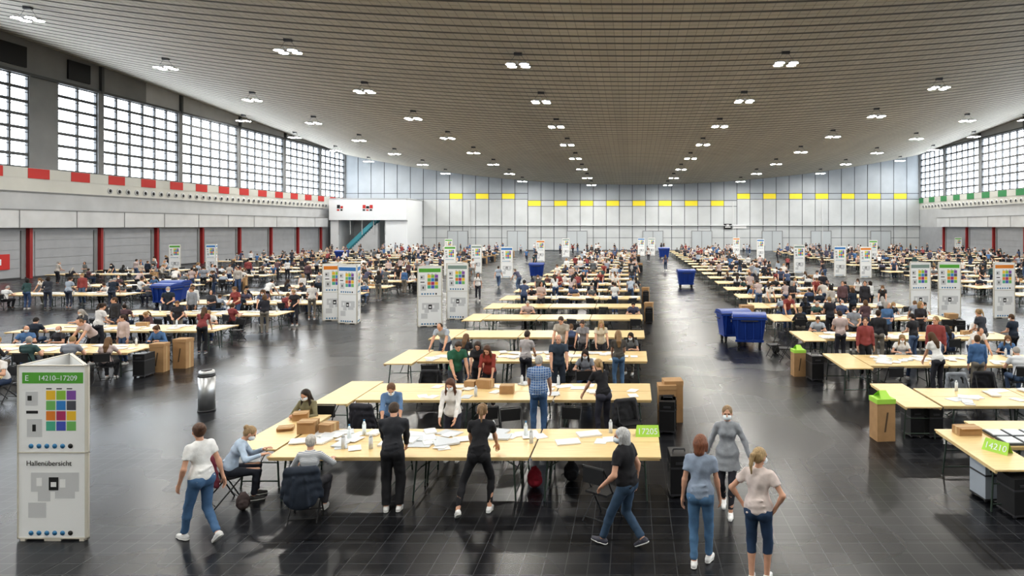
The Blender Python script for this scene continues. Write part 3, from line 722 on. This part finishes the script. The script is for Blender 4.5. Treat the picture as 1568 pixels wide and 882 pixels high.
def fill_row(x0, y0, dens, n=6):
    L = 6.6
    for side in (0, 1):
        yy = y0-.34 if side == 0 else y0+1.6+.34
        for i in range(n):
            x = x0+.4+i*(L-.8)/(n-1)+random.uniform(-.2,.2)
            if not vis(x, yy, 1.5): continue
            r = rnd(); yaw = (0 if side == 0 else 180)+random.uniform(-25,25)
            if r < dens*.55:
                add_person('standing', x, yy+(-.06 if side == 0 else .06), yaw)
            elif r < dens:
                ys = yy-.16 if side == 0 else yy+.16
                if add_person('seated', x, ys, yaw): obj('folding_chair', chair, (x, ys, 0), math.radians(yaw))
            elif r < dens+.25 and free(x, yy, .5):
                obj('folding_chair', chair, (x, yy+(-.25 if side == 0 else .25), 0), math.radians(yaw*1.1))
blocks = [(-6.15, [15.1,19.4,23.6,28.1,32.2,36,40.3,44.6,49,53.4,58,62.6,67.2,72,77,82,87,92,97]),
          (6.55, [18.8,23.2,28,32.4,36.9,41.4,46,50.5,55,59.6,64.2,69,74,79,84,89,94,99,104]),
          (22.2, [38,42.5,47,52,57,62,67,72,77,82,87,92,97,102]),
          (33.4, [61,66,71,76,81,86,91,96,101]),
          (43.4, [80,86,92,98]),
          (-21.9, [20.7,25,29.4,33.8,38.2,42.6,47]),
          (-24.8, [52,57,62,67,72,77,82,87,92,101]),
          (-34.8, [38,43.5,48,52.6,57.2,62,67,72,77,82,87,92,97,102]),
          (-45.4, [54,59,74,79,84,89,94,99])]
for bi, (x0, ys) in enumerate(blocks):
    for y0 in ys:
        if not (vis(x0, y0, 2) or vis(x0+6.6, y0, 2)): continue
        obj('folding_table_row', t_row, (x0, y0, 0))
        sparse = bi == 0 and 22 < y0 < 34
        if not (bi == 0 and y0 < 16) and not sparse: obj('ballot_papers', random.choice(clut), (x0, y0, 0))
        ex = x0+6.95
        if rnd() < .45 and vis(ex, y0) and free(ex, y0+.5, .8):
            obj('ballot_case', case, (ex, y0+.2, 0), random.uniform(-.2,.2)); occ.append((ex, y0+.2, .5))
            obj('cardboard_carton', tallbox, (ex, y0+.9, 0), random.uniform(-.2,.2)); occ.append((ex, y0+.9, .5))
        if y0 < 19 and bi == 0: continue
        dens = .86 if bi in (1, 5) and y0 < 36 else .60
        if sparse: dens = .14
        if y0 < 26 and bi == 0 and not sparse: dens = .3
        fill_row(x0, y0, dens)
R2 = random.Random(3)
for i in range(110):
    y = R2.uniform(42, 112); x = R2.uniform(-.9*y, .56*y)
    if abs(x) > 49: continue
    if any(x0-1.4 < x < x0+7.5 for x0, _ in blocks): continue
    if .9 < x < 5.2 and y < 92: continue
    add_person(R2.choice(['standing','standing','walking']), x, y, R2.uniform(0,360))
for i in range(90):
    y = R2.uniform(108, 115); x = R2.uniform(-46, 50); add_person(R2.choice(['standing','standing','walking']), x, y, R2.uniform(0,360))
for (x,y,a) in ((2.1,88,180),(3.4,70,0),(-9.5,42,200),(-12,50,30),(-24.2,22.0,60)): add_person('walking', x, y, a)

# ------------------------------------------------------------------ foreground : row A
for i in range(3):
    for j in range(2): obj('folding_table', t_x, (-6.10+i*2.2, 11.36+j*.8, 0))
obj('folding_table', t_y, (-6.93, 11.75, 0))
obj('ballot_papers', mesh_from('ballot_papers', papers(40, -5.9, -1.9, 11.7, 12.75, 77, 0)+papers(5, -1.8, -.2, 12.0, 12.8, 5, 0), pm))
def carton(x, y, z, w, d, h, rz): return obj('cardboard_box', mesh_from('cardboard_box', [box(-w/2,w/2,-d/2,d/2,0,h,0), box(-w/2-.002,w/2+.002,-.03,.03,-.0,h+.002,1), box(-w/2+.02,w/2-.02,-d/2-.05,-d/2,h-.01,h,0)], [CARD, CARDD]), (x,y,z), rz)
carton(-6.05,12.75,.751,.32,.26,.22,.1); carton(-5.68,12.78,.751,.26,.24,.17,-.2); carton(-6.6,13.6,.751,.28,.26,.14,.3); carton(-6.55,12.9,.751,.28,.22,.06,.3)
def bottle(x,y): obj('water_bottle', mesh_from('water_bottle', [tube((0,0,0),(0,0,.19),.035,.035,0,14), tube((0,0,.19),(0,0,.25),.035,.013,0,14), tube((0,0,.25),(0,0,.275),.015,.015,1,10)], [mat('bottle_plastic', (.75,.82,.86), .15), ICB]), (x,y,.751))
bottle(-4.95,12.6); bottle(-1.95,12.5); bottle(-5.1,12.3)
tag = obj('table_number_tag', mesh_from('tag', [(np.array([[-.22,0,0],[.22,0,0],[.20,.10,.19],[-.20,.10,.19],[-.22,.20,0],[.22,.20,0]]), np.array([[0,1,2,3],[5,4,3,2]]), 0, False)], [LIME]), (.28,12.45,.751))
text('17205', .15, (0,.018,.045), tag, MASKM, 'number_text', rx=62, align='CENTER')
obj('ballot_case', case, (.80,11.75,0), .05); obj('ballot_case', case, (.80,15.45,0), .05)
obj('cardboard_carton', tallbox, (.95,16.15,0), .1, 1.08)
obj('ballot_papers', mesh_from('ballot_papers', papers(24, -4.8, .1, 15.3, 16.6, 31, 3), pm))
for (x,y,a) in [(-6.4,13.95,178),(-5.6,14.5,-10),(-3.0,14.35,5),(-.05,14.4,-160),(-1.3,13.8,170),(-2.4,13.7,200),(-5.2,17.3,180),(-1.2,17.35,190),(-4.3,18.6,0),(-5.5,18.6,10)]:
    obj('folding_chair', chair, (x,y,0), math.radians(a))
def coat(x,y,a,c):
    P = sdf([RC((-.19,-.29,.84),(.19,-.29,.84),.06,.06,.04), EL((0,-.31,.62),(.24,.07,.24),None,.06), EL((0,-.32,.42),(.25,.06,.18),None,.06), RC((-.2,-.28,.82),(-.27,-.24,.45),.055,.05,.04), RC((.2,-.28,.82),(.27,-.24,.42),.055,.05,.04), RC((-.1,-.37,.75),(-.13,-.38,.35),.02,.02,.02), RC((.08,-.37,.75),(.12,-.38,.33),.02,.02,.02)], .014, 0, fold=.005)
    obj('draped_jacket', mesh_from('draped_jacket', [P], [cm('jacket', c)]), (x,y,0), math.radians(a))
obj('folding_chair', chair, (-5.15,10.78,0), math.radians(12)); coat(-5.15,10.78,12,(.03,.04,.06))
obj('folding_chair', chair, (-.45,10.75,0), math.radians(-35)); obj('folding_chair', chair, (-6.75,11.35,0), math.radians(-40))
coat(-6.75,11.35,-40,(.16,.03,.05)); coat(-5.6,14.5,-10,(.03,.03,.04)); coat(-.05,14.4,-160,(.04,.04,.045)); coat(-5.2,17.3,180,(.03,.03,.035))
def bagobj(x,y,c,s=1,nm='backpack'):
    P = sdf([EL((0,0,.20),(.15,.11,.20),None,.03), EL((0,-.10,.15),(.11,.05,.11),None,.03), RC((-.05,.02,.40),(.05,.02,.40),.012,.012,.01), RC((-.05,.02,.40),(-.06,.02,.36),.012,.012,.01), RC((.05,.02,.40),(.06,.02,.36),.012,.012,.01)], .012, 0, [((0,0,0),(0,0,-1))], fold=.004)
    obj(nm, mesh_from(nm, [P], [cm('pack', c)]), (x,y,0), rnd(), s)
bagobj(-1.72,12.0,(.32,.02,.04),.9); bagobj(-6.3,11.05,(.08,.06,.06),.7); bagobj(-1.1,12.3,(.02,.02,.025),.9); bagobj(5.15,24.6,(.02,.02,.02)); bagobj(-4.9,17.8,(.7,.6,.02),.9)
obj('litter_bin', mesh_from('litter_bin', [tube((0,0,.03),(0,0,.86),.19,.19,0,24), tube((0,0,0),(0,0,.04),.20,.20,1,24), tube((0,0,.86),(0,0,.90),.195,.195,1,24), tube((0,0,.90),(0,0,1.0),.19,.17,0,24), tube((0,0,1.0),(0,0,1.02),.12,.12,1,20)], [mat('brushed_steel', (.55,.56,.57), .34, .85), DKM]), (-10.6,17.0,0))

# ------------------------------------------------------------------ foreground right tables
obj('folding_table', t_y, (5.72,10.76,0))
obj('folding_table', t_x, (6.54,11.9,0)); obj('folding_table', t_x, (6.54,12.7,0))
P = []
for i in range(5):
    for j in range(2):
        x = 6.56+i*.34; y = 11.95+j*.45; P += [box(x,x+.31,y,y+.40,.751,.79,0), box(x+.02,x+.29,y+.02,y+.38,.785,.80,1), box(x+.04,x+.27,y+.05,y+.18,.80,.803,2)]
obj('document_trays', mesh_from('document_trays', P, [mat('tray_dark', (.08,.09,.10), .5), PAPB, PAP]))
tg = obj('table_number_tag', tag.data, (6.15,11.6,.751)); tg.rotation_euler = (0,0,math.radians(-55)); text('14210', .15, (0,.018,.045), tg, MASKM, 'number_text', rx=62, align='CENTER')
carton(6.2,12.65,.751,.42,.28,.14,.05)
obj('ballot_case', case_g, (5.98,11.55,0), .1, .88); obj('ballot_case', case, (6.1,10.9,0), .1, .88); obj('ballot_case', case, (6.5,11.0,0), .1, .88)
for i in range(3):
    for j in range(2): obj('folding_table', t_x, (6.65+i*2.2, 14.6+j*.8, 0))
obj('folding_table', t_y, (5.80,14.5,0)); obj('ballot_papers', clut[0], (6.9,14.6,0))
obj('cardboard_carton', limebox, (5.4,14.75,0), .1, 1.0); obj('ballot_case', case, (6.15,15.0,0), .1, .88); obj('ballot_case', case, (6.55,14.95,0), .05, .88)
obj('ballot_case', case, (5.45,20.4,0), .1, 1.05); obj('cardboard_carton', limebox, (5.1,21.0,0), .1, .9); obj('cardboard_carton', tallbox, (4.95,29.6,0), .1, 1.3)
for (x,y,a) in [(8.2,17,180),(8.9,17.1,170),(4.95,23.9,100),(5.2,23.2,80)]: obj('folding_chair', chair, (x,y,0), math.radians(a))
coat(8.2,17,180,(.25,.27,.3)); coat(8.9,17.1,170,(.02,.02,.025))
obj('ballot_case', case, (-15.0,22.8,0), .1, 1.1); obj('cardboard_carton', tallbox, (-14.6,22.2,0), 0, 1.05)
obj('folding_table', t_x, (-18.3,15.9,0)); obj('folding_table', t_x, (-18.3,16.7,0)); obj('ballot_case', case, (-15.6,15.6,0), .1, 1.1); add_person('seated',-16.5,17.9,170)
obj('folding_chair', chair, (-16.5,17.9,0), math.radians(170))

# ------------------------------------------------------------------ foreground people
W_ = (.80,.80,.79); BK = (.018,.018,.022); JN = (.07,.14,.27)
person('woman_white_tshirt', -6.28, 9.95, 64, 1.76, W_, (.08,.16,.29), hair='bun', hair_c=(.10,.05,.03), **{**STR, 'lean':6}, hl=(-.24,.12,.86), hr=(.26,-.10,.84), hyaw=-10)
person('woman_light_blue_shirt', -6.72, 11.38, -62, 1.70, (.45,.55,.68), (.03,.035,.05), (.05,.05,.05), (.35,.24,.13), pel=(0,0,.55), seated=True, lean=32, hpitch=18, hair='bun', mask=True, sleeve='long', hl=(-.05,.52,.80), hr=(.28,.48,.80), fl=(-.12,.4,0,5,0), fr=(.12,.36,0,-5,0))
person('senior_woman_striped_top', -5.12, 10.80, 8, 1.66, stripe_mat('striped_cloth', (.70,.71,.72), (.30,.33,.38), 14), (.05,.05,.06), (.6,.6,.6), (.55,.52,.48), pel=(0,0,.55), seated=True, lean=12, hpitch=10, hyaw=15, hair='short', sleeve='elbow', hl=(-.2,.42,.80), hr=(.26,.44,.80), fl=(-.12,.4,0,5,0), fr=(.16,.30,0,-5,0))
person('man_dark_sweater', -3.87, 11.02, 8, 1.74, (.035,.037,.045), BK, (.75,.75,.75), (.06,.035,.02), sex='m', lean=12, hpitch=30, hyaw=10, sleeve='long', bottom='loose', hl=(-.16,.42,.86), hr=(.14,.44,.84))
person('woman_black_tshirt', -2.50, 10.92, 8, 1.78, BK, BK, (.75,.75,.75), (.22,.13,.06), lean=24, side=4, hpitch=16, hair='pony', pel=(.04,.05,.90), bottom='legging', hl=(-.12,.54,.88), hr=(.30,.58,.82), fl=(-.24,-.24,.07,20,32), fr=(.20,.04,0,-15,0))
person('woman_olive_top', -6.65, 14.05, 172, 1.68, (.22,.20,.12), (.03,.03,.04), hair='long', hair_c=(.03,.018,.012), mask=True, pel=(0,0,.55), seated=True, lean=10, hpitch=20, sleeve='long', hl=(-.15,.4,.80), hr=(.12,.42,.82), fl=(-.12,.4,0,5,0), fr=(.12,.36,0,-5,0))
person('woman_denim_shirt', -4.72, 13.42, 195, 1.66, (.14,.24,.42), (.04,.05,.08), hair='short', hair_c=(.16,.08,.04), mask=True, lean=30, hpitch=25, sleeve='elbow', hl=(-.18,.45,.82), hr=(.16,.46,.82), pel=(0,-.05,.94))
person('woman_white_blouse', -3.52, 13.38, 178, 1.68, (.78,.76,.74), (.05,.05,.07), hair='long', hair_c=(.10,.04,.02), mask=True, lean=14, hpitch=25, sleeve='long', hl=(-.16,.44,.86), hr=(.14,.42,.88))
person('man_black_tshirt', -.08, 9.78, 62, 1.76, BK, (.05,.09,.15), (.06,.06,.08), (.50,.50,.50), sex='m', hair='bob', mask=True, lean=8, hyaw=25, hpitch=0, wide=.014, bottom='long', pel=(0,0,.90), fl=(-.08,.36,0,6,-8), fr=(.08,-.24,.06,-6,28), hl=(-.28,.22,.92), hr=(.28,.0,.84))
person('woman_blue_grey_tshirt', .92, 9.22, -14, 1.78, (.30,.36,.46), (.10,.20,.34), (.8,.8,.8), (.22,.09,.05), hair='bob', lean=2, hyaw=-15, fl=(-.08,-.03,0,6,0), fr=(.09,.16,0,-14,0), hl=(-.25,.02,.80), hr=(.24,.12,.86), wide=.006)
person('woman_grey_tunic', 1.53, 11.0, 170, 1.73, (.33,.35,.38), (.03,.03,.04), (.8,.8,.8), (.30,.20,.11), hair='bun', mask=True, top='tunic', sleeve='long', bottom='legging', lean=2, hl=(-.36,.10,.90), hr=(.34,-.06,.88), pel=(0,0,.93), fl=(-.06,.22,0,3,0), fr=(.06,-.22,.06,-3,25))
person('woman_pale_pink_shirt', 1.62, 8.78, -22, 1.74, (.68,.59,.56), (.03,.06,.12), (.75,.75,.75), (.42,.30,.16), hair='pony', mask=True, lean=4, hyaw=-30, hpitch=4, bottom='capri', sleeve='short', hl=(-.21,.03,.98), polel=(-1,-.3,.1), hr=(.20,.05,.95), poler=(1,-.4,0), fl=(-.09,.02,0,8,0), fr=(.09,.10,0,-10,0), wide=.010)
m, nt, b = new_mat('checked_cloth'); tc = nt.nodes.new('ShaderNodeTexCoord')
b1 = brick(.05,.05,(.10,.20,.42),(.06,.12,.28),(.38,.46,.58),.006)
mp = nt.nodes.new('ShaderNodeMapping'); mp.inputs['Rotation'].default_value = (math.radians(90),0,0); nt.links.new(tc.outputs['Object'], mp.inputs[0]); nt.links.new(mp.outputs[0], b1.inputs['Vector'])
nt.links.new(b1.outputs['Color'], b.inputs['Base Color']); b.inputs['Roughness'].default_value = .85
person('man_checked_shirt', -2.03, 14.78, 4, 1.80, m, JN, (.1,.1,.1), (.45,.43,.40), sex='m', hair='thin', lean=10, hpitch=12, wide=.024, hl=(-.20,.36,.86), hr=(.24,.34,.84))
person('woman_black_top_ponytail', -.62, 14.72, 30, 1.74, BK, (.05,.05,.07), hair='pony', hair_c=(.38,.25,.12), lean=26, hpitch=10, hl=(-.32,.46,.82), hr=(.1,.50,.84))
person('man_green_tshirt', -4.45, 17.15, 215, 1.78, (.03,.13,.08), (.05,.06,.08), sex='m', hair='short', lean=18, hpitch=28, hl=(-.18,.40,.86), hr=(.16,.40,.86))
person('woman_dark_top', -4.0, 17.75, 185, 1.66, (.03,.03,.035), (.03,.03,.04), lean=14, hpitch=25, hair='bob', hl=(-.18,.40,.86), hr=(.16,.40,.86))
person('woman_red_top', -3.6, 17.2, 175, 1.68, (.26,.05,.04), (.03,.03,.04), hair='long', hair_c=(.09,.04,.02), lean=20, hpitch=25, sleeve='elbow', hl=(-.18,.40,.86), hr=(.16,.40,.86))
person('senior_man_dark_polo', -1.95, 18.0, 190, 1.76, (.04,.06,.09), (.03,.04,.06), sex='m', hair='thin', hair_c=(.5,.5,.5), lean=10, hyaw=-20, hl=(-.2,.38,.95), hr=(.2,.38,.9))
person('woman_floral_blouse', -2.95, 18.9, -15, 1.70, (.45,.42,.42), (.03,.03,.04), hair='short', lean=8, hpitch=15, hl=(-.1,.32,1.0), hr=(.14,.34,1.0))
person('woman_long_hair_jeans', -.38, 18.95, 10, 1.70, (.10,.09,.08), (.10,.18,.30), hair='long', hair_c=(.28,.17,.08), lean=5, hpitch=15, hl=(-.14,.34,.95), hr=(.16,.3,.95))
person('man_checked_beige_shirt', -2.2, 21.5, 170, 1.80, (.42,.38,.33), (.12,.12,.12), sex='m', hair='short', lean=14, hpitch=20, hl=(-.2,.4,.88), hr=(.2,.4,.88))
person('woman_cream_top', -1.0, 21.5, 190, 1.68, (.65,.58,.46), (.05,.05,.06), hair='long', hair_c=(.4,.27,.13), lean=12, hpitch=20, hl=(-.2,.4,.88), hr=(.2,.4,.88))
person('woman_patterned_top', -1.55, 21.7, 170, 1.66, (.30,.30,.33), (.05,.05,.06), hair='pony', lean=16, hpitch=20, hl=(-.2,.4,.88), hr=(.2,.4,.88))
add_person('seated', -1.25, 18.35, 178); obj('folding_chair', chair, (-1.25,18.35,0), math.pi)

# ------------------------------------------------------------------ world and camera
w = bpy.data.worlds.new('overcast_sky'); sc.world = w; w.use_nodes = True
bg = w.node_tree.nodes['Background']; bg.inputs['Color'].default_value = (.86,.93,1.0,1); bg.inputs['Strength'].default_value = 6.0
cam = bpy.data.cameras.new('camera'); co = bpy.data.objects.new('camera', cam); COL.objects.link(co)
cam.lens = 24.0; cam.sensor_width = 36; cam.sensor_fit = 'HORIZONTAL'
cam.shift_x = -188/1600; cam.shift_y = -97/1600
cam.clip_end = 400
co.location = (0, 0, 4.6); co.rotation_euler = (math.radians(90), 0, 0)
sc.camera = co
sc.view_settings.view_transform = 'Standard'
try: sc.view_settings.look = 'Medium High Contrast'
except Exception as e: print('look', e)
sc.view_settings.exposure = 0.2
print('OBJECTS', len(bpy.data.objects), sc.view_settings.look)
